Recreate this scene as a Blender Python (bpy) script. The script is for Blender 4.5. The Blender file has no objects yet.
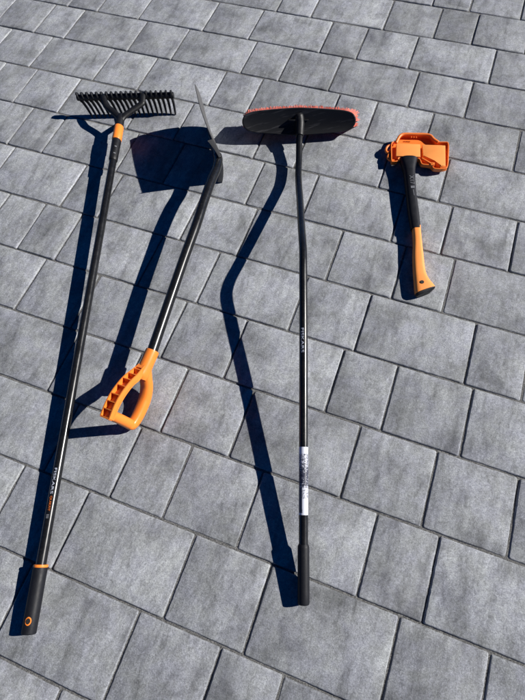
import bpy, bmesh, math, random
from mathutils import Vector, Matrix, noise

random.seed(7)
scene = bpy.context.scene
COL = scene.collection

# ------------------------------------------------------------------ camera
CAM_H, FOC, PITCH, ROLL = 1.23707, 468.561, math.radians(66.1563), math.radians(-7.80707)
cam = bpy.data.cameras.new('camera')
cam.sensor_fit = 'VERTICAL'; cam.sensor_height = 36.0
cam.lens = 36.0 * FOC / 700.0
cam.clip_start = 0.02; cam.clip_end = 200.0
camo = bpy.data.objects.new('camera', cam); COL.objects.link(camo)
U0 = Vector((0, math.sin(PITCH), math.cos(PITCH))); R0 = Vector((1, 0, 0)); F0 = Vector((0, math.cos(PITCH), -math.sin(PITCH)))
cr, sr = math.cos(ROLL), math.sin(ROLL)
RX = cr * R0 + sr * U0; UY = -sr * R0 + cr * U0
M = Matrix((RX, UY, -F0)).transposed().to_4x4(); M.translation = Vector((0, 0, CAM_H))
camo.matrix_world = M
scene.camera = camo

# ------------------------------------------------------------------ daylight
SUN_AZ, SUN_EL = math.radians(89.5), math.radians(33.5)
world = bpy.data.worlds.new('World'); scene.world = world; world.use_nodes = True
wn = world.node_tree.nodes; wl = world.node_tree.links
sky = wn.new('ShaderNodeTexSky'); sky.sky_type = 'NISHITA'; sky.sun_disc = False
sky.sun_elevation = SUN_EL; sky.sun_rotation = SUN_AZ
sky.altitude = 2500.0; sky.air_density = 0.42; sky.dust_density = 0.0; sky.ozone_density = 10.0
bg = wn['Background']; bg.inputs['Strength'].default_value = 0.05
hsv = wn.new('ShaderNodeHueSaturation'); hsv.inputs['Saturation'].default_value = 1.35
wl.new(sky.outputs['Color'], hsv.inputs['Color']); wl.new(hsv.outputs['Color'], bg.inputs['Color'])
LDIR = Vector((math.cos(SUN_EL) * math.sin(SUN_AZ), math.cos(SUN_EL) * math.cos(SUN_AZ), math.sin(SUN_EL)))
sun = bpy.data.lights.new('sun', 'SUN'); sun.energy = 5.0; sun.angle = math.radians(0.5); sun.color = (1.0, 0.965, 0.91)
suno = bpy.data.objects.new('sun', sun); COL.objects.link(suno)
suno.rotation_euler = LDIR.to_track_quat('Z', 'Y').to_euler(); suno.location = LDIR * 10
scene.view_settings.view_transform = 'Standard'; scene.view_settings.look = 'None'
scene.view_settings.exposure = 0.60; scene.view_settings.gamma = 1.0
scene.view_settings.use_curve_mapping = False

# ------------------------------------------------------------------ material helpers
def mat(name, color, rough=0.5, spec=0.5, metal=0.0, coat=0.0):
    m = bpy.data.materials.new(name); m.use_nodes = True
    b = m.node_tree.nodes['Principled BSDF']
    b.inputs['Base Color'].default_value = (*color, 1)
    b.inputs['Roughness'].default_value = rough
    b.inputs['Specular IOR Level'].default_value = spec
    b.inputs['Metallic'].default_value = metal
    b.inputs['Coat Weight'].default_value = coat
    return m, m.node_tree.nodes, m.node_tree.links, b

def node(ns, typ, **kw):
    n = ns.new(typ)
    for k, v in kw.items():
        if k == 'op': n.operation = v
        else: setattr(n, k, v)
    return n

def noise_tex(ns, ls, vec, scale, detail=4, rough=0.6, dist=0.0):
    n = ns.new('ShaderNodeTexNoise'); n.inputs['Scale'].default_value = scale
    n.inputs['Detail'].default_value = detail; n.inputs['Roughness'].default_value = rough
    n.inputs['Distortion'].default_value = dist
    if vec is not None: ls.new(vec, n.inputs['Vector'])
    return n.outputs['Fac']

def ramp(ns, ls, fac, stops):
    n = ns.new('ShaderNodeValToRGB'); e = n.color_ramp.elements
    while len(e) < len(stops): e.new(0.5)
    for i, (p, c) in enumerate(stops):
        e[i].position = p; e[i].color = (c, c, c, 1) if not isinstance(c, tuple) else (*c, 1)
    ls.new(fac, n.inputs['Fac']); return n.outputs['Color']

def mth(ns, ls, op, a, b):
    n = ns.new('ShaderNodeMath'); n.operation = op
    for i, v in enumerate((a, b)):
        if isinstance(v, (int, float)): n.inputs[i].default_value = v
        else: ls.new(v, n.inputs[i])
    return n.outputs[0]

def mixc(ns, ls, fac, a, b, blend='MIX'):
    n = ns.new('ShaderNodeMix'); n.data_type = 'RGBA'; n.blend_type = blend
    if isinstance(fac, (int, float)): n.inputs[0].default_value = fac
    else: ls.new(fac, n.inputs[0])
    for i, v in ((6, a), (7, b)):
        if isinstance(v, tuple): n.inputs[i].default_value = (*v, 1)
        else: ls.new(v, n.inputs[i])
    return n.outputs[2]

def bump(ns, ls, b, height, strength, dist):
    n = ns.new('ShaderNodeBump'); n.inputs['Strength'].default_value = strength; n.inputs['Distance'].default_value = dist
    ls.new(height, n.inputs['Height']); ls.new(n.outputs['Normal'], b.inputs['Normal'])

def worn(name, color, rough, spec=0.5, metal=0.0, var=0.25, scale=60, bmp=0.0, dust=0.0, coat=0.0):
    """plain coloured material with uneven tone, gloss and a little dust"""
    m, ns, ls, b = mat(name, color, rough, spec, metal, coat)
    tc = ns.new('ShaderNodeTexCoord')
    f1 = noise_tex(ns, ls, tc.outputs['Object'], scale, 5, 0.65)
    dark = tuple(c * (1 - var) for c in color); lite = tuple(min(1, c * (1 + var)) for c in color)
    c = mixc(ns, ls, f1, dark, lite)
    if dust > 0:
        f2 = noise_tex(ns, ls, tc.outputs['Object'], scale * 5, 3, 0.7)
        d = ramp(ns, ls, f2, [(0.55, 0.0), (0.8, dust)])
        c = mixc(ns, ls, d, c, (0.25, 0.24, 0.22))
    ls.new(c, b.inputs['Base Color'])
    r = ramp(ns, ls, f1, [(0.3, max(0.02, rough - 0.07)), (0.7, min(1, rough + 0.08))])
    ls.new(r, b.inputs['Roughness'])
    if bmp > 0:
        f3 = noise_tex(ns, ls, tc.outputs['Object'], 900, 2, 0.6)
        bump(ns, ls, b, f3, bmp, 0.0006)
    return m

BLACK_PAINT = worn('black_paint', (0.006, 0.0063, 0.0075), 0.26, 0.42, var=0.3, scale=30, dust=0.05)
BLACK_COAT = worn('black_satin', (0.006, 0.0063, 0.0075), 0.27, 0.42, var=0.3, scale=30, dust=0.05, bmp=0.1)
BLACK_PLASTIC = worn('black_plastic', (0.0065, 0.0068, 0.0085), 0.46, 0.28, var=0.3, scale=50, bmp=0.25, dust=0.08)
BLACK_RUBBER = worn('soft_black_grip', (0.0085, 0.0092, 0.0125), 0.5, 0.2, var=0.25, scale=60, bmp=0.3, dust=0.06)
ORANGE = worn('orange_plastic', (0.80, 0.212, 0.028), 0.36, 0.45, var=0.07, scale=40, bmp=0.12, dust=0.02)
ORANGE_DEEP = worn('deep_orange_plastic', (0.76, 0.180, 0.027), 0.42, 0.45, var=0.1, scale=40, bmp=0.12, dust=0.02)
ORANGE_PALE = worn('pale_orange_grip', (0.86, 0.30, 0.070), 0.5, 0.4, var=0.06, scale=40, bmp=0.2, dust=0.03)
STEEL = worn('hardened_grey_steel', (0.10, 0.098, 0.097), 0.42, 0.5, metal=0.3, var=0.35, scale=45, dust=0.25)
WHITE_INK = mat('white_ink', (0.42, 0.45, 0.54), 0.45)[0]
ORANGE_INK = mat('orange_ink', (0.55, 0.13, 0.02), 0.5)[0]
GREY_INK = mat('grey_ink', (0.13, 0.135, 0.15), 0.5)[0]
BRISTLE = worn('coral_red_bristle', (0.64, 0.15, 0.10), 0.55, 0.25, var=0.3, scale=80)
HOLE_SHADE = mat('painted_hole_shade', (0.01, 0.008, 0.006), 0.7)[0]  # near-black colour painted in place of the shade inside holes

# ------------------------------------------------------------------ object helpers
def tag(o, label=None, cat=None, group=None, kind=None):
    for k, v in (('label', label), ('category', cat), ('group', group), ('kind', kind)):
        if v: o[k] = v

def thing(name, loc, label, cat):
    o = bpy.data.objects.new(name, None); COL.objects.link(o)
    o.location = loc; o.empty_display_size = 0.05
    tag(o, label, cat); return o

ORIGIN = {}
def link(name, bm, material, parent=None, smooth=35, root=None):
    """link a bmesh given in world coordinates; parts sit under their thing, sub-parts under their part"""
    me = bpy.data.meshes.new(name)
    bmesh.ops.recalc_face_normals(bm, faces=bm.faces)
    o = bpy.data.objects.new(name, me); COL.objects.link(o)
    off = Vector((0, 0, 0))
    if parent is not None:
        if parent.type == 'EMPTY': off = Vector(parent.location)
        else: off = ORIGIN[parent.name]
        o.parent = parent
    ORIGIN[o.name] = off
    bmesh.ops.translate(bm, verts=bm.verts, vec=-off)
    bm.to_mesh(me); bm.free()
    mats = material if isinstance(material, (list, tuple)) else [material]
    for m in mats: me.materials.append(m)
    if smooth:
        me.shade_smooth(); me.set_sharp_from_angle(angle=math.radians(smooth))
    return o

def catmull(pts, n=8):
    P = [Vector(p) for p in pts]
    P = [P[0] * 2 - P[1]] + P + [P[-1] * 2 - P[-2]]
    out = []
    for i in range(1, len(P) - 2):
        a, b, c, d = P[i - 1], P[i], P[i + 1], P[i + 2]
        for k in range(n):
            t = k / n
            out.append(0.5 * ((2 * b) + (c - a) * t + (2 * a - 5 * b + 4 * c - d) * t * t + (3 * b - a - 3 * c + d) * t ** 3))
    out.append(P[-2].copy()); return out

def tube(bm, pts, rad, seg=28, cap=0.0, up=Vector((0, 0, 1)), sx=1.0, sy=1.0):
    """round bar along pts; rad number or list; cap = size of rounded end"""
    P = [Vector(p) for p in pts]; n = len(P)
    R = [rad] * n if isinstance(rad, (int, float)) else list(rad)
    if cap > 0:
        d0 = (P[0] - P[1]).normalized(); d1 = (P[-1] - P[-2]).normalized()
        pre = []; post = []; rp = []; rq = []
        for k in range(3, 0, -1):
            a = k / 3 * math.pi / 2 * 0.97
            pre.append(P[0] + d0 * cap * math.sin(a)); rp.append(R[0] - cap + cap * math.cos(a))
        for k in range(1, 4):
            a = k / 3 * math.pi / 2 * 0.97
            post.append(P[-1] + d1 * cap * math.sin(a)); rq.append(R[-1] - cap + cap * math.cos(a))
        P = pre + P + post; R = rp + R + rq; n = len(P)
    rings = []
    T0 = (P[1] - P[0]).normalized(); x = up.cross(T0)
    if x.length < 1e-4: x = Vector((1, 0, 0)).cross(T0)
    x.normalize()
    for i in range(n):
        T = (P[min(i + 1, n - 1)] - P[max(i - 1, 0)]).normalized()
        x = (x - T * x.dot(T)).normalized(); y = T.cross(x)
        rings.append([bm.verts.new(P[i] + (x * math.cos(2 * math.pi * k / seg) * sx + y * math.sin(2 * math.pi * k / seg) * sy) * R[i]) for k in range(seg)])
    for a, b in zip(rings, rings[1:]):
        for k in range(seg): bm.faces.new((a[k], a[(k + 1) % seg], b[(k + 1) % seg], b[k]))
    bm.faces.new(rings[0][::-1]); bm.faces.new(rings[-1])

def loft(bm, sections, close=True):
    rs = [[bm.verts.new(v) for v in s] for s in sections]; m = len(rs[0])
    for a, b in zip(rs, rs[1:]):
        for k in range(m): bm.faces.new((a[k], a[(k + 1) % m], b[(k + 1) % m], b[k]))
    if close: bm.faces.new(rs[0][::-1]); bm.faces.new(rs[-1])
    return rs

def prism(bm, outline, z0, z1, bev=0.0, seg=2):
    """extrude a plan outline [(x, y)] between two heights, with softened edges"""
    b2 = bmesh.new()
    lo = [b2.verts.new((x, y, z0)) for x, y in outline]; hi = [b2.verts.new((x, y, z1)) for x, y in outline]
    n = len(lo)
    for k in range(n): b2.faces.new((lo[k], lo[(k + 1) % n], hi[(k + 1) % n], hi[k]))
    b2.faces.new(lo[::-1]); b2.faces.new(hi)
    if bev: bmesh.ops.bevel(b2, geom=list(b2.edges), offset=bev, segments=seg, profile=0.6, affect='EDGES', clamp_overlap=True)
    bmesh.ops.recalc_face_normals(b2, faces=b2.faces)
    merge(bm, b2)

def merge(bm, b2):
    vm = {v: bm.verts.new(v.co) for v in b2.verts}
    for f in b2.faces:
        try: bm.faces.new([vm[v] for v in f.verts])
        except ValueError: pass
    b2.free()

def box(bm, c, ax, ay, az, bev=0.0):
    """box round centre c with half-extent vectors ax, ay, az"""
    c = Vector(c); b2 = bmesh.new(); vs = []
    for i in (-1, 1):
        for j in (-1, 1):
            for k in (-1, 1): vs.append(b2.verts.new(c + ax * i + ay * j + az * k))
    for q in ((0, 1, 3, 2), (4, 6, 7, 5), (0, 4, 5, 1), (2, 3, 7, 6), (0, 2, 6, 4), (1, 5, 7, 3)): b2.faces.new([vs[i] for i in q])
    if bev: bmesh.ops.bevel(b2, geom=list(b2.edges), offset=bev, segments=2, profile=0.6, affect='EDGES')
    bmesh.ops.recalc_face_normals(b2, faces=b2.faces)
    merge(bm, b2)

def text_mesh(body, size=1.0, shear=0.0, spacing=1.0, bold=0.0):
    cu = bpy.data.curves.new('lettering', 'FONT'); cu.body = body; cu.size = size; cu.shear = shear
    cu.space_character = spacing; cu.resolution_u = 3; cu.offset = bold
    cu.align_x = 'LEFT'; cu.align_y = 'CENTER'
    to = bpy.data.objects.new('lettering_source', cu); COL.objects.link(to)
    dg = bpy.context.evaluated_depsgraph_get(); dg.update()
    me = bpy.data.meshes.new_from_object(to.evaluated_get(dg))
    bpy.data.objects.remove(to); bpy.data.curves.remove(cu)
    bm = bmesh.new(); bm.from_mesh(me); bpy.data.meshes.remove(me)
    bmesh.ops.triangulate(bm, faces=bm.faces)
    bmesh.ops.subdivide_edges(bm, edges=bm.edges, cuts=1, use_grid_fill=True)
    return bm

def wrap_text(body, origin, axis, face, r, length, height, shift_deg, spacing=1.0, bold=0.0):
    """lettering printed round a pole: runs along axis, letter tops turned towards axis x face"""
    bm = text_mesh(body, 1.0, 0.0, spacing, bold)
    xs = [v.co.x for v in bm.verts]; ys = [v.co.y for v in bm.verts]
    x0, x1, y0, y1 = min(xs), max(xs), min(ys), max(ys)
    axis = axis.normalized(); face = (face - axis * face.dot(axis)).normalized(); side = -axis.cross(face)
    for v in bm.verts:
        u = (v.co.x - x0) / (x1 - x0) * length; w = ((v.co.y - y0) / (y1 - y0) - 0.5) * height
        a = w / r + math.radians(shift_deg)
        v.co = origin + axis * u + (face * math.cos(a) + side * math.sin(a)) * r
    return bm

# ------------------------------------------------------------------ paving
WID = 0.2; YAW = math.radians(-27.25528); V0 = 7.830908
cy, sy_ = math.cos(YAW), math.sin(YAW)
def uv(u, k):            # u along a row, k across the rows (row widths)
    v = V0 - k
    return Vector(((cy * u - sy_ * v) * WID, (sy_ * u + cy * v) * WID))

JOINTS = {
 -3: [-.60, .15, 1.15], -2: [-3.66, -2.90, -1.38, -.37, .37],
 -1: [-8.19, -7.45, -6.44, -4.94, -3.92, -2.40, -1.66, -.64, .86],
 0: [-9.48, -8.47, -7.72, -6.20, -5.21, -3.70, -2.92, -1.92, -.41, .60],
 1: [-8.99, -7.96, -6.47, -5.48, -3.97, -3.20, -1.67, -.95, .08, 1.59],
 2: [-8.50, -7.73, -6.71, -5.21, -4.24, -2.69, -1.93, -.44, .56],
 3: [-7.22, -6.47, -4.92, -3.99, -2.45, -1.46, .02, .80, 1.82],
 4: [-7.01, -5.49, -4.75, -3.22, -2.21, -.74, .28, 1.03],
 5: [-5.74, -5.02, -3.50, -2.48, -1.01, -.01, 1.53, 2.28],
 6: [-5.15, -4.14, -2.62, -1.63, -.14, .63, 1.66],
 7: [-3.96, -2.91, -2.16, -1.15, .37, 1.39, 2.40],
 8: [-4.92, -3.41, -2.42, -1.66, -.65, .86, 1.62],
 9: [-3.69, -2.70, -1.18, -.18, 1.37, 2.38],
 10: [-2.96, -1.47, -.43], 11: [-1.97]}
DARK = {(-2, -.37): .70, (-1, -2.40): .80, (0, -7.72): .9, (0, -9.48): .84, (-1, -8.19): .86, (4, -5.49): .93, (1, -7.96): .95,
        (0, -2.92): .86, (1, -3.20): .86, (8, .86): .93, (6, .63): .93, (7, 1.39): .95, (-1, -4.94): .95, (9, .0): .9,
        (7, -.0): .9, (6, -2.62): .93, (9, 1.37): .93, (0, .60): .9, (-1, .86): .93, (9, -.18): .9, (5, -.01): 1.0}
rng = random.Random(21)
def lengths(): return rng.choice((.75, 1.0, 1.0, 1.5, 1.5, 1.5))
rows = {}
for k in range(-13, 22):
    us = list(JOINTS.get(k, [rng.uniform(-.7, .7) - 2]))
    while us[0] > -15: us.insert(0, us[0] - lengths())
    while us[-1] < 12: us.append(us[-1] + lengths())
    rows[k] = us

bm = bmesh.new()
lay = bm.verts.layers.float_color.new('paver')
TOP, GAP = 0.0, 0.0112          # paver top height; joint between stones, in row widths
def chip(x, y, s):
    return noise.noise(Vector((x * s, y * s, 3.1)))
for k, us in rows.items():
    wander = 0
    for u0, u1 in zip(us, us[1:]):
        c = uv((u0 + u1) / 2, k - .5)
        if c.length > 3.6 or c.y < -1.9: continue
        near = -1.0 < c.x < 1.1 and -.35 < c.y < 2.6
        g = GAP
        a0, a1 = u0 + g + rng.uniform(-.002, .002), u1 - g + rng.uniform(-.002, .002)
        b0, b1 = k - 1 + g + rng.uniform(-.002, .003), k - g + rng.uniform(-.003, .002)
        tilt = (rng.gauss(0, .0022), rng.gauss(0, .0022)); lift = rng.gauss(0, .0005)
        tone = DARK.get((k, u0), rng.gauss(.985, .055)); tone = min(1.1, max(.66, tone))
        colr = (tone / 2, rng.random(), rng.random(), 1.0)
        step = .04 if near else 1.0
        def side(p, q):
            n = max(1, int(round(math.dist(p, q) / step)))
            return [(p[0] + (q[0] - p[0]) * i / n, p[1] + (q[1] - p[1]) * i / n) for i in range(n)]
        corners = [(a0, b0), (a1, b0), (a1, b1), (a0, b1)]
        cut = .014
        loopuv = []
        for i in range(4):
            p, q = corners[i], corners[(i + 1) % 4]
            dx, dy = q[0] - p[0], q[1] - p[1]; L = math.hypot(dx, dy)
            p2 = (p[0] + dx / L * cut, p[1] + dy / L * cut); q2 = (q[0] - dx / L * cut, q[1] - dy / L * cut)
            loopuv += side(p2, q2) + [q2]
        mu, mk = (a0 + a1) / 2, (b0 + b1) / 2
        rings = []
        # profile: (inset in row widths, depth in metres)
        for inset, dz in ((.0, -.03), (.0, -.0042), (.0015, -.0027), (.0140, -.0003), (.0180, .0)):
            ring = []
            for (uu, kk) in loopuv:
                fu = (abs(uu - mu) * 2) / (a1 - a0); fk = (abs(kk - mk) * 2) / (b1 - b0)
                j = chip(uu * WID, kk * WID, 70) * .0036 + chip(uu * WID + 9, kk * WID, 210) * .0040 * (1 if inset > 0.001 else .5)
                ins = inset + (j if near else 0)
                su = 1 - 2 * ins / (a1 - a0); sk = 1 - 2 * ins / (b1 - b0)
                p = uv(mu + (uu - mu) * su, mk + (kk - mk) * sk)
                z = TOP + dz + lift + (uu - mu) * WID * tilt[0] + (kk - mk) * WID * tilt[1]
                ring.append(bm.verts.new((p.x, p.y, z)))
            rings.append(ring)
        for ring in rings:
            for v in ring: v[lay] = colr
        n = len(rings[0])
        for r0, r1 in zip(rings, rings[1:]):
            for i in range(n): bm.faces.new((r0[i], r0[(i + 1) % n], r1[(i + 1) % n], r1[i]))
        bm.faces.new(rings[-1])

m, ns, ls, b = mat('concrete_paver', (0.27, 0.27, 0.28), 0.78, 0.35)
geo = ns.new('ShaderNodeNewGeometry'); at = ns.new('ShaderNodeAttribute'); at.attribute_name = 'paver'
sep = ns.new('ShaderNodeSeparateColor'); ls.new(at.outputs['Color'], sep.inputs[0])
rot = ns.new('ShaderNodeMapping'); rot.inputs['Rotation'].default_value = (0, 0, -YAW); ls.new(geo.outputs['Position'], rot.inputs['Vector'])
cmb = ns.new('ShaderNodeCombineXYZ')
ls.new(mth(ns, ls, 'MULTIPLY', sep.outputs[1], 37.0), cmb.inputs[0]); ls.new(mth(ns, ls, 'MULTIPLY', sep.outputs[2], 53.0), cmb.inputs[1]); ls.new(mth(ns, ls, 'MULTIPLY', sep.outputs[1], 11.0), cmb.inputs[2])
add = ns.new('ShaderNodeVectorMath'); add.operation = 'ADD'; ls.new(rot.outputs[0], add.inputs[0]); ls.new(cmb.outputs[0], add.inputs[1])
V = add.outputs[0]
st = ns.new('ShaderNodeMapping'); st.inputs['Scale'].default_value = (1.0, 0.24, 1.0); ls.new(V, st.inputs['Vector'])
cloud = noise_tex(ns, ls, V, 9, 5, 0.62, 0.4)
streak = noise_tex(ns, ls, st.outputs[0], 26, 5, 0.65, 0.5)
mott = noise_tex(ns, ls, V, 75, 6, 0.8, 0.3)
spk = noise_tex(ns, ls, V, 190, 5, 0.85)
st2 = ns.new('ShaderNodeMapping'); st2.inputs['Scale'].default_value = (1.0, 0.3, 1.0); st2.inputs['Rotation'].default_value = (0, 0, .12); ls.new(V, st2.inputs['Vector'])
vein = noise_tex(ns, ls, st2.outputs[0], 62, 6, 0.75, 0.8)
t6 = ramp(ns, ls, spk, [(0.3, 0.70), (0.5, 1.0), (0.7, 1.28)])
t7 = ramp(ns, ls, vein, [(0.3, 0.66), (0.48, 1.0), (0.75, 1.15)])
grain = noise_tex(ns, ls, V, 330, 4, 0.8)
fine = noise_tex(ns, ls, V, 1100, 2, 0.8)
t1 = ramp(ns, ls, cloud, [(0.30, 0.60), (0.5, 1.02), (0.70, 1.20)])
t2 = ramp(ns, ls, streak, [(0.28, 0.62), (0.5, 1.0), (0.75, 1.2)])
t3 = ramp(ns, ls, mott, [(0.28, 0.72), (0.72, 1.25)])
t4 = ramp(ns, ls, grain, [(0.25, 0.50), (0.5, 1.0), (0.78, 1.55)])
t5 = ramp(ns, ls, fine, [(0.25, 0.78), (0.75, 1.22)])
huen = noise_tex(ns, ls, V, 17, 4, 0.7, 0.6)
hue = mixc(ns, ls, ramp(ns, ls, huen, [(0.38, 0.0), (0.64, 1.0)]), (0.266, 0.278, 0.287), (0.260, 0.270, 0.304))
c = mixc(ns, ls, 1.0, hue, t1, 'MULTIPLY')
for t in (t2, t3, t4, t5, t6, t7): c = mixc(ns, ls, 1.0, c, t, 'MULTIPLY')
c = mixc(ns, ls, 1.0, c, mth(ns, ls, 'MULTIPLY', sep.outputs[0], 2.0), 'MULTIPLY')
pit = noise_tex(ns, ls, V, 160, 2, 0.5)
c = mixc(ns, ls, ramp(ns, ls, pit, [(0.76, 0.0), (0.80, 0.65)]), c, (0.05, 0.05, 0.055))
rust = noise_tex(ns, ls, V, 55, 3, 0.6)
c = mixc(ns, ls, ramp(ns, ls, rust, [(0.77, 0.0), (0.85, 0.35)]), c, (0.2, 0.11, 0.06))
ls.new(c, b.inputs['Base Color'])
h = mth(ns, ls, 'ADD', mth(ns, ls, 'MULTIPLY', grain, 1.0), mth(ns, ls, 'ADD', mth(ns, ls, 'MULTIPLY', fine, 0.7), mth(ns, ls, 'MULTIPLY', mott, 0.8)))
bump(ns, ls, b, h, 0.7, 0.0012)
o = link('pavement', bm, m, smooth=40); tag(o, kind='structure')

bm = bmesh.new()
bmesh.ops.create_grid(bm, x_segments=260, y_segments=260, size=4.2, matrix=Matrix.Translation((0, 0.9, -.0038)))
for v in bm.verts: v.co.z += noise.noise(v.co * 60) * .0016 + noise.noise(v.co * 7) * .0022
m2, ns, ls, b = mat('joint_sand', (0.10, 0.095, 0.09), 0.95, 0.2)
tc = ns.new('ShaderNodeNewGeometry')
g1 = noise_tex(ns, ls, tc.outputs['Position'], 360, 4, 0.85)
ls.new(ramp(ns, ls, g1, [(0.3, (0.022, 0.022, 0.022)), (0.5, (0.10, 0.10, 0.10)), (0.7, (0.34, 0.335, 0.33))]), b.inputs['Base Color'])
bump(ns, ls, b, g1, 0.9, 0.002)
o = link('ground', bm, m2, smooth=60); tag(o, kind='structure')

# ------------------------------------------------------------------ garden rake
CAMP = Vector((0, 0, CAM_H))
rk = thing('garden_rake', (-.4126, 1.2983, 0), 'long black garden rake with an orange collar and toothed head, lying leftmost on the pavers', 'rake')
A, B = Vector((-.3919, 1.4931, .060)), Vector((-.6220, -.0888, .0185))
ax = (B - A).normalized(); LEN = (B - A).length
def onpole(s): return A + ax * s
barL, barR = Vector((-.5478, 1.6244, .068)), Vector((-.1965, 1.5677, .068))
tipL, tipR = Vector((-.5171, 1.5947, .0015)), Vector((-.2030, 1.5500, .0015))
bx = (barR - barL).normalized()
bm = bmesh.new()
tube(bm, [barL.lerp(barR, i / 12) for i in range(13)], .0108, 20, .003)
link('head_bar', bm, BLACK_PLASTIC, rk)
NT = 20
for i in range(NT):
    f = i / (NT - 1)
    p = barL.lerp(barR, .016 + f * .968); q = tipL.lerp(tipR, f)
    d = (q - p).normalized(); fw = bx.cross(d).normalized()
    bm = bmesh.new()
    # root lug over the bar, then a flat tapering tine with a slight forward curve
    secs = []
    for (t, hw, hd) in ((-.25, .0024, .0045), (-.21, .0036, .0085), (.0, .0042, .0118), (.16, .0042, .0108), (.26, .0040, .0068), (.5, .0038, .0058), (.8, .0034, .0048), (.97, .0026, .0030), (1.0, .0016, .0018)):
        c0 = p.lerp(q, t) + fw * (.006 * math.sin(max(0, t) * math.pi))
        secs.append([c0 + bx * (sx * hw) + fw * (sy * hd) for sx, sy in ((-1, -.6), (-.6, -1), (.6, -1), (1, -.6), (1, .6), (.6, 1), (-.6, 1), (-1, .6))])
    loft(bm, secs)
    link('tooth', bm, BLACK_PLASTIC, rk, smooth=30)
J = A + Vector((0, -.012, .001))
BRL = [(-.4520, 1.6080, .0740), (-.4490, 1.5930, .0755), (-.4430, 1.5640, .0710), (-.4360, 1.5510, .0690), (-.4020, 1.5085, .0640), J]
BRR = [(-.3060, 1.5900, .0740), (-.3060, 1.5750, .0755), (-.3090, 1.5500, .0710), (-.3170, 1.5400, .0690), (-.3750, 1.5020, .0640), J]
bm = bmesh.new()
for pts in (BRL, BRR):
    cvp = catmull(pts, 5)
    tube(bm, cvp, [.0108 + .0008 * i / len(cvp) for i in range(len(cvp))], 14, .002, sx=1.0, sy=.7)
link('bracket', bm, BLACK_PLASTIC, rk)
s_c0, s_c1, s_sl = .0385, .103, .195
bm = bmesh.new()
tube(bm, [onpole(s) for s in (-.018, -.008, .01, s_c0 + .002)], [.0105, .0135, .0142, .0145], 28)
link('neck', bm, BLACK_PLASTIC, rk)
bm = bmesh.new()
tube(bm, [onpole(s) for s in (s_c0, s_c0 + .003, s_c1 - .003, s_c1)], [.0152, .0162, .0166, .0158], 32)
link('collar', bm, ORANGE, rk)
bm = bmesh.new()
tube(bm, [onpole(s) for s in (s_c1 - .001, s_c1 + .006, s_c1 + .05, s_sl - .012, s_sl - .003, s_sl)], [.0152, .0156, .0150, .0150, .0146, .0132], 32)
sl = link('sleeve', bm, BLACK_PLASTIC, rk)
face = (CAMP - onpole(.15)); face = (face - ax * face.dot(ax)).normalized()
for s in (.142, .172):
    q = onpole(s) + face * .0148
    bm = bmesh.new()
    box(bm, q, ax * .0022, ax.cross(face) * .0035, face * .001, .0004)
    link('lock_button', bm, GREY_INK, sl)
RING = LEN - .146
bm = bmesh.new()
tube(bm, [onpole(s_sl - .02 + i * (RING - s_sl + .03) / 24) for i in range(25)], .0122, 32)
pole = link('pole', bm, BLACK_PAINT, rk)
bm = bmesh.new()
tube(bm, [onpole(s) for s in (RING + .001, RING + .002, RING + .0055, RING + .007)], [.0162, .0170, .0170, .0166], 36)
link('ring', bm, ORANGE, rk)
bm = bmesh.new()
tube(bm, [onpole(s) for s in (RING + .0066, RING + .012, RING + .05, RING + .10, LEN - .002)], [.0160, .0168, .0168, .0168, .0166], 36, .003)
grip = link('grip', bm, BLACK_RUBBER, rk)
q = onpole(LEN - .027); face = (CAMP - q); face = (face - ax * face.dot(ax)).normalized(); sd = ax.cross(face)
fo = (face * math.cos(.28) + sd * math.sin(-.28) * -1).normalized()
bm = bmesh.new()
fo2 = (face * .93 - ax.cross(face) * .0).normalized()
lft = -ax.cross(face) if (-ax.cross(face)).x < 0 else ax.cross(face)
rad = (face * math.cos(.38) + lft * math.sin(.38)).normalized(); tang = ax.cross(rad)
cen = q + rad * .0160
pts = [cen + ax * (.0074 * math.cos(a)) + tang * (.0056 * math.sin(a)) - rad * (.0016 * abs(math.sin(a)) ** 2) for a in [2 * math.pi * i / 28 for i in range(28)]]
n = len(pts); secs = []
for i in range(n):
    p = pts[i]; T = (pts[(i + 1) % n] - pts[i - 1]).normalized(); N = rad; S = T.cross(N)
    secs.append([p + (N * math.cos(2 * math.pi * j / 10) + S * math.sin(2 * math.pi * j / 10)) * .0018 for j in range(10)])
loft(bm, secs + [secs[0]], close=False); bmesh.ops.remove_doubles(bm, verts=bm.verts, dist=1e-6)
link('hanging_eyelet', bm, ORANGE, grip)
bm = bmesh.new()
loft(bm, [[cen + ax * (.0062 * math.cos(a)) + tang * (.0045 * math.sin(a)) + rad * dz for a in [2 * math.pi * i / 20 for i in range(20)]] for dz in (-.003, .0013)])
link('hanging_hole', bm, HOLE_SHADE, grip)  # solid dark disc, its colour stands for the shade in the eyelet
def ink(parent, body, start, axis, r, length, height, shift, material, spacing=1.0, bold=0.0):
    f = CAMP - start
    bm = wrap_text(body, start, axis, f, r, length, height, shift, spacing, bold)
    return link('lettering', bm, material, parent, smooth=0)
ink(pole, 'FISKARS', onpole(LEN - .372), ax, .0125, .064, .0066, -26, WHITE_INK, 1.0, .0)
ink(pole, 'QUIKFIT', onpole(LEN - .303), ax, .0125, .036, .0062, -24, ORANGE_INK)
bm = bmesh.new()
st0 = onpole(LEN - .258); f = CAMP - st0; f = (f - ax * f.dot(ax)).normalized(); sd = -ax.cross(f)
for j in range(3):
    a = math.radians(-24); rr = f * math.cos(a) + sd * math.sin(a)
    box(bm, st0 + ax * (j * .0035) + rr * .0122, ax * .001, ax.cross(rr) * .003, rr * .0004)
link('print_mark', bm, GREY_INK, pole)

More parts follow.
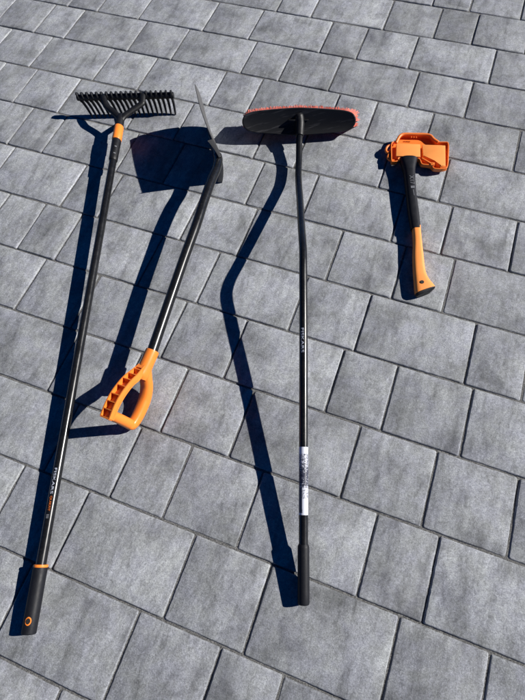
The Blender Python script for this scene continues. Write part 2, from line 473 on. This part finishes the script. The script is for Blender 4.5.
# ------------------------------------------------------------------ spade
sp = thing('spade', (-.2, .82, 0), 'black spade with orange D handle, lying on its edge with the blade upright', 'spade')
FB, FT, ST, SB = Vector((-.091, 1.461, .001)), Vector((-.103, 1.457, .181)), Vector((-.066, 1.200, .180)), Vector((-.060, 1.190, .001))
def bl(s, w):            # s 0 at the cutting edge .. 1 at the shoulder, w 0 bottom .. 1 top
    e = 1 - (1 - s) ** 1
    p = FB.lerp(FT, w).lerp(SB.lerp(ST, w), s)
    bow = 4 * w * (1 - w)
    out = (FB - SB).normalized()
    p = p + out * (.026 * bow ** .8 * (1 - s) ** 1.2)
    p = p + Vector((1, .1, 0)) * (.016 * bow * (.55 + .45 * s)) - Vector((1, 0, 0)) * (.006 * math.sin(s * math.pi))
    return p
bm = bmesh.new(); NS, NW = 26, 22; th = .0011
g = [[None] * (NW + 1) for _ in range(NS + 1)]; h2 = [[None] * (NW + 1) for _ in range(NS + 1)]
for i in range(NS + 1):
    for j in range(NW + 1):
        s, w = i / NS, j / NW
        # round the two corners of the cutting edge a little
        p = bl(s, w); e = 1e-3
        nr = (bl(min(1, s + e), w) - bl(max(0, s - e), w)).cross(bl(s, min(1, w + e)) - bl(s, max(0, w - e))).normalized()
        t = th * (.35 if i == 0 else 1)
        g[i][j] = bm.verts.new(p + nr * t); h2[i][j] = bm.verts.new(p - nr * t)
for i in range(NS):
    for j in range(NW):
        bm.faces.new((g[i][j], g[i + 1][j], g[i + 1][j + 1], g[i][j + 1])); bm.faces.new((h2[i][j], h2[i][j + 1], h2[i + 1][j + 1], h2[i + 1][j]))
for i in range(NS):
    for j in (0, NW): bm.faces.new((g[i][j], g[i + 1][j], h2[i + 1][j], h2[i][j]))
for j in range(NW):
    for i in (0, NS): bm.faces.new((g[i][j], g[i][j + 1], h2[i][j + 1], h2[i][j]))
blade = link('blade', bm, STEEL, sp, smooth=50)
back = (SB - FB).normalized(); lef = Vector((-1, -.15, 0)).normalized()
for w0, w1 in ((.03, .40), (.60, .985)):       # folded foot step either side of the socket
    bm = bmesh.new(); secs = []
    for i in range(9):
        w = w0 + (w1 - w0) * i / 8; p = bl(1.0, w)
        sec = []
        up = w0 > .5; wd = (.45 + .55 * i / 8) if up else 1.0; de = 0 if up else -.004
        for d, e in ((0, .0012), (.004, .0022), (.016, .0026), (.0165, .0010), (.004, .0), (0, -.0010)):
            sec.append(p + lef * d * wd + back * (e + de * d / .016))
        secs.append(sec)
    loft(bm, secs)
    link('foot_step', bm, STEEL, blade, smooth=25)
shaft_pts = [(-.0602, 1.222, .090), (-.0592, 1.200, .0915), (-.0680, 1.1601, .0955), (-.0861, 1.1120, .1015), (-.1150, 1.0300, .1060), (-.1474, .9374, .1055), (-.2008, .8022, .1000), (-.2982, .5470, .0870)]
cv = catmull(shaft_pts, 10)
bm = bmesh.new()
tube(bm, catmull([(-.0800, 1.315, .092), (-.0735, 1.285, .092), (-.0670, 1.255, .091), (-.0625, 1.232, .0903), (-.0600, 1.214, .0908), (-.0594, 1.204, .0913)], 6),
     [.003 + .0108 * min(1, (i / 26) ** 1.3) for i in range(31)], 24)
link('socket', bm, STEEL, sp)
bm = bmesh.new(); tube(bm, cv, .0146, 32)
link('shaft', bm, BLACK_PAINT, sp)

H0 = Vector((-.2982, .5470, .0870)); GL, GH = Vector((-.376, .365, .014)), Vector((-.4015, .386, .116)); MM = (GL + GH) / 2
td = (MM - H0).normalized(); bd = (GH - GL); bd = (bd - td * bd.dot(td) * .9).normalized(); bd = (bd - td * bd.dot(td)).normalized(); nd = td.cross(bd).normalized()
DL = (MM - H0).length
def hp(t, b_, n_=0.0): return H0 + td * t + bd * b_ + nd * n_
def sweep(bm, path, seg=20, ex=2.6):
    """path rows: t, b, half width in plane, half depth"""
    n = len(path); secs = []
    for i in range(n):
        t0 = path[max(0, i - 1)]; t1 = path[min(n - 1, i + 1)]
        d = Vector((t1[0] - t0[0], t1[1] - t0[1])).normalized(); nn = Vector((-d.y, d.x))
        sec = []
        for k in range(seg):
            a = 2 * math.pi * k / seg; ca, sa = math.cos(a), math.sin(a)
            x = math.copysign(abs(ca) ** (2 / ex), ca) * path[i][2]; y = math.copysign(abs(sa) ** (2 / ex), sa) * path[i][3]
            sec.append(hp(path[i][0] + nn.x * x, path[i][1] + nn.y * x, y))
        secs.append(sec)
    loft(bm, secs)
def crv(rows, n=6):
    a = catmull([(r[0], r[1], r[2]) for r in rows], n); b2 = catmull([(r[3], 0, 0) for r in rows], n)
    return [(p.x, p.y, p.z, q.x) for p, q in zip(a, b2)]
bm = bmesh.new()
sweep(bm, crv([(-.004, 0, .0172, .0172), (.0, 0, .0180, .0180), (.03, 0, .0182, .0180), (.052, -.001, .0195, .0175), (.068, -.002, .0215, .0165), (.079, -.003, .014, .014)]), 28, 2.2)
sweep(bm, crv([(.046, -.005, .011, .0150), (.070, -.021, .0140, .0168), (.092, -.0390, .0150, .0168), (.122, -.0510, .0158, .0162), (.160, -.0530, .0155, .0155), (DL - .008, -.0490, .0145, .0150), (DL + .004, -.0410, .0130, .0145), (DL + .004, -.030, .012, .0138)]), 24, 2.6)
sweep(bm, crv([(DL + .002, -.052, .0120, .0125), (DL + .003, -.040, .0140, .0140), (DL + .001, 0, .0138, .0142), (DL + .0, .030, .0135, .0140), (DL, .052, .0130, .0138)]), 24, 2.2)
# upper arm: an open channel divided by ribs into a row of pockets
Oc = catmull([(.040, .0150, 0), (.068, .030, 0), (.098, .0475, 0), (.135, .0600, 0), (.170, .0645, 0), (DL + .010, .0620, 0)], 10)
Ic = catmull([(.056, .006, 0), (.080, .0150, 0), (.105, .0320, 0), (.138, .0435, 0), (.170, .0475, 0), (DL + .010, .0455, 0)], 10)
NSt = len(Oc)
def ac(i, f, n_):
    o_, i_ = Oc[i], Ic[i]; n_ = n_ * min(1.0, .58 + .42 * i / 14); return hp(i_.x + (o_.x - i_.x) * f, i_.y + (o_.y - i_.y) * f, n_)
def wall(f0, f1, n0, n1, i0=0, i1=NSt - 1):
    loft(bm, [[ac(i, f0, n0), ac(i, f1, n0), ac(i, f1, n1), ac(i, f0, n1)] for i in range(i0, i1 + 1)])
CW = .0172
wall(-.06, .26, -CW, CW)
wall(.20, 1.0, -CW, -CW + .0034); wall(.20, 1.0, CW - .0034, CW)
for k in range(8):
    i = int(round(7 + (NSt - 8) * k / 7))
    w = 1
    i0 = max(0, i - 1); d = (ac(i, .5, 0) - ac(i0, .5, 0)).normalized() * .0012
    quad = [ac(i, .2, -CW + .002), ac(i, .985, -CW + .002), ac(i, .985, CW - .002), ac(i, .2, CW - .002)]
    if k == 7: d *= 2.0
    loft(bm, [[q - d for q in quad], [q + d for q in quad]])
wall(.20, .99, -CW, CW, 0, 5)
handle = link('handle', bm, ORANGE, sp, smooth=38)

# ------------------------------------------------------------------ push broom
br = thing('push_broom', (.13, .64, 0), 'black broom with bent pole and coral red bristles, lying between spade and axe', 'broom')
BC = Vector((.2323, 1.3560, .0650)); bu = (Vector((.4263, 1.3369, .0560)) - Vector((.0341, 1.3893, .0700))).normalized()
nrm = Vector((-.02, -.80, .60)); nrm = (nrm - bu * nrm.dot(bu)).normalized(); bw = nrm.cross(bu).normalized()
if bw.z < 0: bw = -bw
def bp(x, y, z=0.0): return BC + bu * x + bw * y + nrm * z
HL = .197
def half(x, side):        # half height of the broom base along its length
    q = min(1.0, abs(x) / HL)
    return (.0425 if side > 0 else .0450) * (1 - .30 * q ** 1.3) * (1 - q ** 12) ** .5
outl = []
N = 44
for i in range(N): x = -HL * (math.sin(math.pi / 2 * math.cos(math.pi * i / N))); outl.append((x, -half(x, -1)))
for i in range(N): x = HL * (math.sin(math.pi / 2 * math.cos(math.pi * i / N))); outl.append((x, half(x, 1)))
bm = bmesh.new(); secs = []
for z, s in ((-.018, .965), (-.0165, .995), (-.004, 1.0), (-.0005, .988), (.0012, .965), (.0016, .93), (.0008, .90)):
    secs.append([bp(x * (1 - (1 - s) * .35), y * s, z) for x, y in outl])
loft(bm, secs)
mb, ns, ls, b = mat('scuffed_black_plastic', (0.0065, 0.0068, 0.0085), 0.5, 0.28)
tcb = ns.new('ShaderNodeTexCoord'); acc = None
for ang, sc in ((.5, (9, 130, 9)), (-.9, (8, 150, 8)), (1.4, (10, 120, 10))):
    mpb = ns.new('ShaderNodeMapping'); mpb.inputs['Rotation'].default_value = (.3, ang, ang); mpb.inputs['Scale'].default_value = sc
    ls.new(tcb.outputs['Object'], mpb.inputs['Vector'])
    f = ramp(ns, ls, noise_tex(ns, ls, mpb.outputs[0], 1.0, 3, 0.55), [(0.60, 0.0), (0.68, 0.6)])
    acc = f if acc is None else mth(ns, ls, 'MAXIMUM', acc, f)
ls.new(mixc(ns, ls, acc, (0.0065, 0.0068, 0.0085), (0.05, 0.05, 0.055)), b.inputs['Base Color'])
base = link('base', bm, mb, br, smooth=40)
bm = bmesh.new(); rr = random.Random(5)
ROWS = 13; NB = 190
for i in range(NB):
    for j in range(ROWS):
        f = -1 + 2 * j / (ROWS - 1)
        x = -HL * .965 + 2 * HL * .965 * (i + rr.uniform(-.4, .4)) / (NB - 1)
        y = f * half(x, f) * .95
        fl = .13 * f ** 3 if f > 0 else .05 * f
        ex = .62 * max(0, x / HL) ** 6 + .06 * min(0, x / HL)
        root = bp(x, y, -.016)
        d = (-nrm + bw * (fl + rr.gauss(0, .030)) + bu * (ex + rr.gauss(0, .05))).normalized()
        tip = root + d * rr.uniform(.0475, .0525) * (1 + .12 * max(0, x / HL) ** 6)
        if tip.z < .002: tip.z = .002 + rr.uniform(0, .002)
        midp = root.lerp(tip, .55) + Vector((0, 0, .001))
        tube(bm, [root, midp, tip], [.0013, .0013, .0010], 4)
link('bristles', bm, BRISTLE, br, smooth=60)
pp = [(.2284, 1.3152, .0530), (.2191, 1.2643, .0440), (.2112, 1.2177, .0385), (.2009, 1.1633, .0400), (.1949, 1.1270, .0460), (.1864, 1.0630, .0650), (.1776, .9897, .0880), (.1609, .8607, .1280), (.1538, .8030, .1465), (.1493, .7648, .1540), (.1450, .7350, .1540), (.1395, .7002, .1490), (.1262, .6131, .1350), (.1061, .4813, .1120), (.0794, .3114, .0840), (.0560, .1621, .0600), (.0326, .0137, .0352), (.0145, -.1030, .0160)]
cv = catmull(pp, 8)
bm = bmesh.new(); tube(bm, cv, .0110, 32)
bpole = link('pole', bm, BLACK_COAT, br)
bm = bmesh.new()
sdir = (Vector((.2284, 1.3152, .0540)) - Vector((.2395, 1.3800, .0700))).normalized()
s0 = bp(-.002, .020, -.004)
tube(bm, catmull([s0, s0.lerp(Vector((.2360, 1.3560, .0670)), .6), Vector((.2340, 1.3440, .0640)), Vector((.2295, 1.3200, .0560)), Vector((.2262, 1.3030, .0515))], 6),
     [.0135, .0150, .0158, .0160, .0162, .0162, .0162, .0162, .0160, .0160, .0158, .0157, .0156, .0154, .0152, .0150, .0149, .0148, .0147, .0146, .0145, .0144, .0143, .0142, .0140], 24, .002)
for sx in (-1, 1):     # gussets that brace the socket on the base
    q = bp(-.002 + sx * .020, .004, .006)
    box(bm, q, bu * .014, bw * .0025, nrm * .006, .001)
link('socket', bm, BLACK_PLASTIC, br)
e0, e1 = Vector((.0330, .0160, .0350)), Vector((.0145, -.1030, .0165)); dd = (e1 - e0).normalized()
bm = bmesh.new()
tube(bm, [e0 + dd * s for s in (-.003, 0, .004, .05, .1, (e1 - e0).length)], [.0118, .0134, .0138, .0138, .0138, .0137], 32, .004)
link('grip', bm, BLACK_RUBBER, br)
def polepoint(y):
    for a, c2 in zip(cv, cv[1:]):
        if a.y >= y > c2.y: t = (a.y - y) / (a.y - c2.y); return a.lerp(c2, t), (c2 - a).normalized()
q, d = polepoint(.5370)
ink(bpole, 'FISKARS', q, d, .0113, .066, .0075, -14, WHITE_INK, 1.0, .0)
# white paper label wrapped round the pole
bm = bmesh.new(); ys = [.2390 + (.0840 - .2390) * i / 30 for i in range(31)]
secs = []; NA = 26
uvl = bm.loops.layers.uv.new('label')
ringsL = []
for y in ys:
    q, d = polepoint(y); f = CAMP - q; f = (f - d * f.dot(d)).normalized(); sd = -d.cross(f)
    ringsL.append([bm.verts.new(q + (f * math.cos(a) + sd * math.sin(a)) * .01125) for a in [math.radians(-150 + 300 * k / NA) for k in range(NA + 1)]])
for i in range(30):
    for k in range(NA):
        fc = bm.faces.new((ringsL[i][k], ringsL[i][k + 1], ringsL[i + 1][k + 1], ringsL[i + 1][k]))
        for lp, (a, c2) in zip(fc.loops, ((i, k), (i, k + 1), (i + 1, k + 1), (i + 1, k))): lp[uvl].uv = (c2 / NA, a / 30)
m3, ns, ls, b = mat('printed_label_painted_shade', (0.8, 0.81, 0.84), 0.45)  # print pattern plus shade painted on the left side
uvn = ns.new('ShaderNodeUVMap'); uvn.uv_map = 'label'
sx = ns.new('ShaderNodeSeparateXYZ'); ls.new(uvn.outputs[0], sx.inputs[0])
mp = ns.new('ShaderNodeMapping'); mp.inputs['Scale'].default_value = (6.0, 22.0, 1); ls.new(uvn.outputs[0], mp.inputs['Vector'])
pic = noise_tex(ns, ls, mp.outputs[0], 2.6, 4, 0.7, 0.8)
along = sx.outputs[1]; acr = sx.outputs[0]
band = ramp(ns, ls, along, [(0.08, 0.0), (0.11, 0.50), (0.28, 0.53), (0.40, 0.62), (0.56, 0.60), (0.62, 0.46), (0.76, 0.48), (0.79, 0.0), (1.0, 0.0)])
thr = ramp(ns, ls, mth(ns, ls, 'ADD', mth(ns, ls, 'SUBTRACT', band, pic), 0.5), [(0.46, 0.0), (0.55, 1.0)])
cols = mth(ns, ls, 'GREATER_THAN', mth(ns, ls, 'SINE', mth(ns, ls, 'MULTIPLY', along, 420.0), 0), 0.1)
inbar = mth(ns, ls, 'MULTIPLY', mth(ns, ls, 'GREATER_THAN', along, .915), mth(ns, ls, 'MULTIPLY', mth(ns, ls, 'LESS_THAN', along, .975), mth(ns, ls, 'LESS_THAN', acr, .46)))
side_shade = mth(ns, ls, 'MULTIPLY', mth(ns, ls, 'LESS_THAN', acr, .44), mth(ns, ls, 'MULTIPLY', mth(ns, ls, 'GREATER_THAN', along, .60), mth(ns, ls, 'LESS_THAN', along, .97)))  # left part darkened in colour, as the shaded side of the pole
thr = mth(ns, ls, 'MAXIMUM', thr, mth(ns, ls, 'MULTIPLY', side_shade, .9))
dk = mth(ns, ls, 'MAXIMUM', thr, mth(ns, ls, 'MULTIPLY', cols, inbar))
ls.new(mixc(ns, ls, dk, (0.58, 0.60, 0.68), (0.02, 0.023, 0.045)), b.inputs['Base Color'])
link('sticker', bm, m3, bpole, smooth=60)

# ------------------------------------------------------------------ axe
axo = thing('axe', (.52, .85, 0), 'short axe with black grip and orange hooked handle end, lying flat at right', 'axe')
def lerp2(p, q, t): return (p[0] + (q[0] - p[0]) * t, p[1] + (q[1] - p[1]) * t, p[2] + (q[2] - p[2]) * t)
def flat_loft(bm, Ls, Rs, zc, ht, seg=28, ex=2.5, n=5):
    """solid between a left and a right plan curve, with centre heights and half thicknesses"""
    Lc = catmull([(a[0], a[1], z) for a, z in zip(Ls, zc)], n); Rc = catmull([(a[0], a[1], h_) for a, h_ in zip(Rs, ht)], n)
    secs = []
    for a, c2 in zip(Lc, Rc):
        z, h_ = a.z, c2.z; L = Vector((a.x, a.y)); R = Vector((c2.x, c2.y)); m_ = (L + R) / 2; v = (R - L) / 2
        sec = []
        for k in range(seg):
            t = 2 * math.pi * k / seg; ct, s_ = math.cos(t), math.sin(t)
            x = math.copysign(abs(ct) ** (2 / ex), ct); y = math.copysign(abs(s_) ** (2 / ex), s_)
            sec.append(Vector((m_.x + v.x * x, m_.y + v.y * x, z + h_ * y)))
        secs.append(sec)
    loft(bm, secs)
gl = [(.5438, 1.1640), (.5444, 1.1324), (.5435, 1.1015), (.5313, 1.0262), (.5186, .9458), (.5103, .8759)]
gr = [(.6030, 1.1531), (.5904, 1.1240), (.5805, 1.0948), (.5645, 1.0203), (.5523, .9400), (.5404, .8708)]
bm = bmesh.new()
flat_loft(bm, gl, gr, [.0225, .0225, .0222, .0220, .0218, .0212], [.0190, .0180, .017, .0158, .0148, .0140])
agrip = link('grip', bm, BLACK_RUBBER, axo, smooth=45)
hl = [(.5160, .8880), (.5152, .8759), (.5064, .8297), (.4925, .7800), (.4813, .7298), (.4761, .7022), (.4723, .6818), (.4690, .6633), (.4676, .6503)]
hr = [(.5428, .8836), (.5400, .8712), (.5318, .8254), (.5225, .7674), (.5162, .7271), (.5163, .7035), (.5204, .6873), (.5268, .6724), (.5300, .6640)]
bm = bmesh.new()
flat_loft(bm, hl, hr, [.0212, .0210, .0200, .0185, .0172, .0168, .0165, .0162, .0160], [.0118, .0128, .0132, .0138, .0142, .0144, .0146, .0147, .0142], ex=3.2)
ahandle = link('handle', bm, ORANGE_PALE, axo, smooth=45)
bm = bmesh.new()
flat_loft(bm, [(.4682, .6560), (.4678, .6500), (.4682, .6460), (.4715, .6425)], [(.5298, .6680), (.5300, .6630), (.5255, .6595), (.5130, .6510)], [.0160, .0158, .0150, .0145], [.0128, .0136, .0128, .0095], ex=3)
link('end_cap', bm, BLACK_PLASTIC, axo, smooth=45)
bm = bmesh.new()
loft(bm, [[Vector((.4922 + .0056 * math.cos(a), .6800 + .0056 * math.sin(a), z)) for a in [2 * math.pi * i / 24 for i in range(24)]] for z in (.0260, .0322)])
link('lanyard_hole', bm, HOLE_SHADE, ahandle)  # no real opening: dark disc painted as the hole's shade
ga = Vector((.5560, 1.0560, 0)); gb = Vector((.5480, .9900, 0))
def flat_text(body, p, along, height, length, z, material, parent):
    bm = text_mesh(body); xs = [v.co.x for v in bm.verts]; ys = [v.co.y for v in bm.verts]
    x0, x1, y0, y1 = min(xs), max(xs), min(ys), max(ys); al = along.normalized(); up = Vector((-al.y, al.x, 0))
    for v in bm.verts:
        u = (v.co.x - x0) / (x1 - x0) * length; w = ((v.co.y - y0) / (y1 - y0) - .5) * height
        zz = z[0] + (z[1] - z[0]) * u / length
        v.co = p + al * u + up * w + Vector((0, 0, zz))
    return link('lettering', bm, material, parent, smooth=0)
flat_text('X17', Vector((.5600, 1.0750, 0)), Vector((-.012, -.075, 0)), .014, .036, (.0397, .0388), GREY_INK, agrip)
bm = bmesh.new()
box(bm, Vector((.5520, 1.0280, .0381)), Vector((.0009, .0045, 0)), Vector((.0062, -.0009, 0)), Vector((0, 0, .0006)))
box(bm, Vector((.5495, 1.0060, .0376)), Vector((.0014, .012, 0)), Vector((.0010, -.0001, 0)), Vector((0, 0, .0005)))
link('print_mark', bm, GREY_INK, agrip)
bm = bmesh.new()
prism(bm, [(.536, 1.218), (.610, 1.202), (.690, 1.190), (.700, 1.176), (.676, 1.104), (.655, 1.108), (.600, 1.158), (.532, 1.172)], .0012, .0138, .003)
link('head', bm, STEEL, axo)

# ------------------------------------------------------------------ axe blade cover
sh = thing('axe_sheath', (.60, 1.18, 0), 'bright orange plastic blade cover with carry loop, clipped over the axe head', 'axe sheath')
out = [(0.5334, 1.2422), (0.5527, 1.2482), (0.5688, 1.2656), (0.5855, 1.2723), (0.6563, 1.2573), (0.6748, 1.2481), (0.6821, 1.2207), (0.6927, 1.2162), (0.7235, 1.2105), (0.7219, 1.1924), (0.6915, 1.0970), (0.6648, 1.0956), (0.6436, 1.1018), (0.6392, 1.1178), (0.6089, 1.1272), (0.6091, 1.1503), (0.6006, 1.1573), (0.5457, 1.1712), (0.5369, 1.1541), (0.5156, 1.1549), (0.5165, 1.1676)]
def inset(poly, d):
    n = len(poly); res = []
    for i in range(n):
        p0, p1, p2 = Vector(poly[i - 1]), Vector(poly[i]), Vector(poly[(i + 1) % n])
        a = (p1 - p0).normalized(); c2 = (p2 - p1).normalized()
        na = Vector((a.y, -a.x)); nb = Vector((c2.y, -c2.x))     # outline runs clockwise: inside is to the right
        nn = (na + nb); nn = nn / max(.6, nn.length_squared / 2 ** .5 if nn.length < .5 else nn.dot(na))
        res.append((p1.x + nn.x * d, p1.y + nn.y * d))
    return res
def rim(bm, poly, w, z0, z1, zi):
    """wall of width w that follows a closed plan outline"""
    o_, i_ = poly, inset(poly, w); n = len(poly)
    o2, i2 = inset(poly, w * .22), inset(poly, w * .8)
    ring = lambda P, z: [bm.verts.new((x, y, z)) for x, y in P]
    R_ = [ring(o_, z0), ring(o_, z1 - .0008), ring(o2, z1), ring(i2, z1), ring(i_, z1 - .0008), ring(i_, zi)]
    for a, c2 in zip(R_, R_[1:]):
        for k in range(n): bm.faces.new((a[k], a[(k + 1) % n], c2[(k + 1) % n], c2[k]))
    bm.faces.new(R_[0]); bm.faces.new(R_[-1])
def dense(poly, n=3):
    """round the corners of a closed outline (Chaikin)"""
    for _ in range(n):
        q = []
        for i in range(len(poly)):
            a, c2 = poly[i], poly[(i + 1) % len(poly)]
            q += [(a[0] * .85 + c2[0] * .15, a[1] * .85 + c2[1] * .15), (a[0] * .15 + c2[0] * .85, a[1] * .15 + c2[1] * .85)]
        poly = q
    return poly
bm = bmesh.new(); rim(bm, dense(out, 2), .0038, .0135, .0270, .0145)
shell = link('shell', bm, ORANGE_DEEP, sh, smooth=30)
bm = bmesh.new()
prism(bm, [(0.5491, 1.2296), (0.6266, 1.2110), (0.6125, 1.1551), (0.5345, 1.1738)], .014, .0315, .0022)
link('panel', bm, ORANGE_PALE, sh, smooth=30)
bm = bmesh.new()
prism(bm, [(0.6332, 1.2095), (0.6936, 1.1949), (0.7077, 1.1919), (0.6835, 1.1038), (0.6684, 1.1058), (0.6553, 1.1345), (0.6231, 1.1597)], .014, .0300, .002)
link('panel', bm, ORANGE_PALE, sh, smooth=30)
bm = bmesh.new()
a, c2 = Vector((0.6166, 1.1516, .026)), Vector((0.6483, 1.1134, .026)); dd = (c2 - a).normalized(); pn = Vector((-dd.y, dd.x, 0))
box(bm, (a + c2) / 2, (c2 - a) / 2, pn * .0022, Vector((0, 0, .0045)), .001)
box(bm, Vector((0.6443, 1.1194, .0255)), Vector((.002, .006, 0)), Vector((.006, -.002, 0)), Vector((0, 0, .005)), .001)
box(bm, Vector((0.6745, 1.1023, .0255)), Vector((.010, .001, 0)), Vector((.0, .002, 0)), Vector((0, 0, .004)), .001)
link('brace_rib', bm, ORANGE_DEEP, sh, smooth=30)
bm = bmesh.new()
loop = catmull([(0.5506, 1.2362, .026), (0.5597, 1.2503, .028), (0.5718, 1.2639, .029), (0.5879, 1.2674, .029), (0.6221, 1.2603, .029), (0.6543, 1.2533, .029), (0.6704, 1.2442, .029), (0.6775, 1.2281, .028), (0.6896, 1.2140, .026)], 8)
tube(bm, loop, .0052, 16, .001, sx=1.0, sy=1.0)
for x, y in ((.606, 1.2535), (.614, 1.2518), (.622, 1.2500)): box(bm, Vector((x, y - .0045, .0295)), Vector((.0016, 0, 0)), Vector((0, .002, 0)), Vector((0, 0, .002)), .0005)
link('carry_loop', bm, ORANGE_DEEP, sh, smooth=40)
bm = bmesh.new()
tube(bm, catmull([(0.5325, 1.2362, 0.0200), (0.5204, 1.2311, 0.0200), (0.5124, 1.2191, 0.0190), (0.5134, 1.2080, 0.0180), (0.5214, 1.2040, 0.0180), (0.5154, 1.1939, 0.0180), (0.5114, 1.1838, 0.0170), (0.5164, 1.1738, 0.0160), (0.5295, 1.1677, 0.0160)], 6), .0042, 14, .001)
tube(bm, [(0.5270, 1.2140, 0.0060), (0.5270, 1.2140, 0.0180)], .0062, 16, .001)
tube(bm, [(0.5250, 1.1909, 0.0060), (0.5250, 1.1909, 0.0160)], .0050, 16, .001)
link('clip', bm, ORANGE_DEEP, sh, smooth=40)
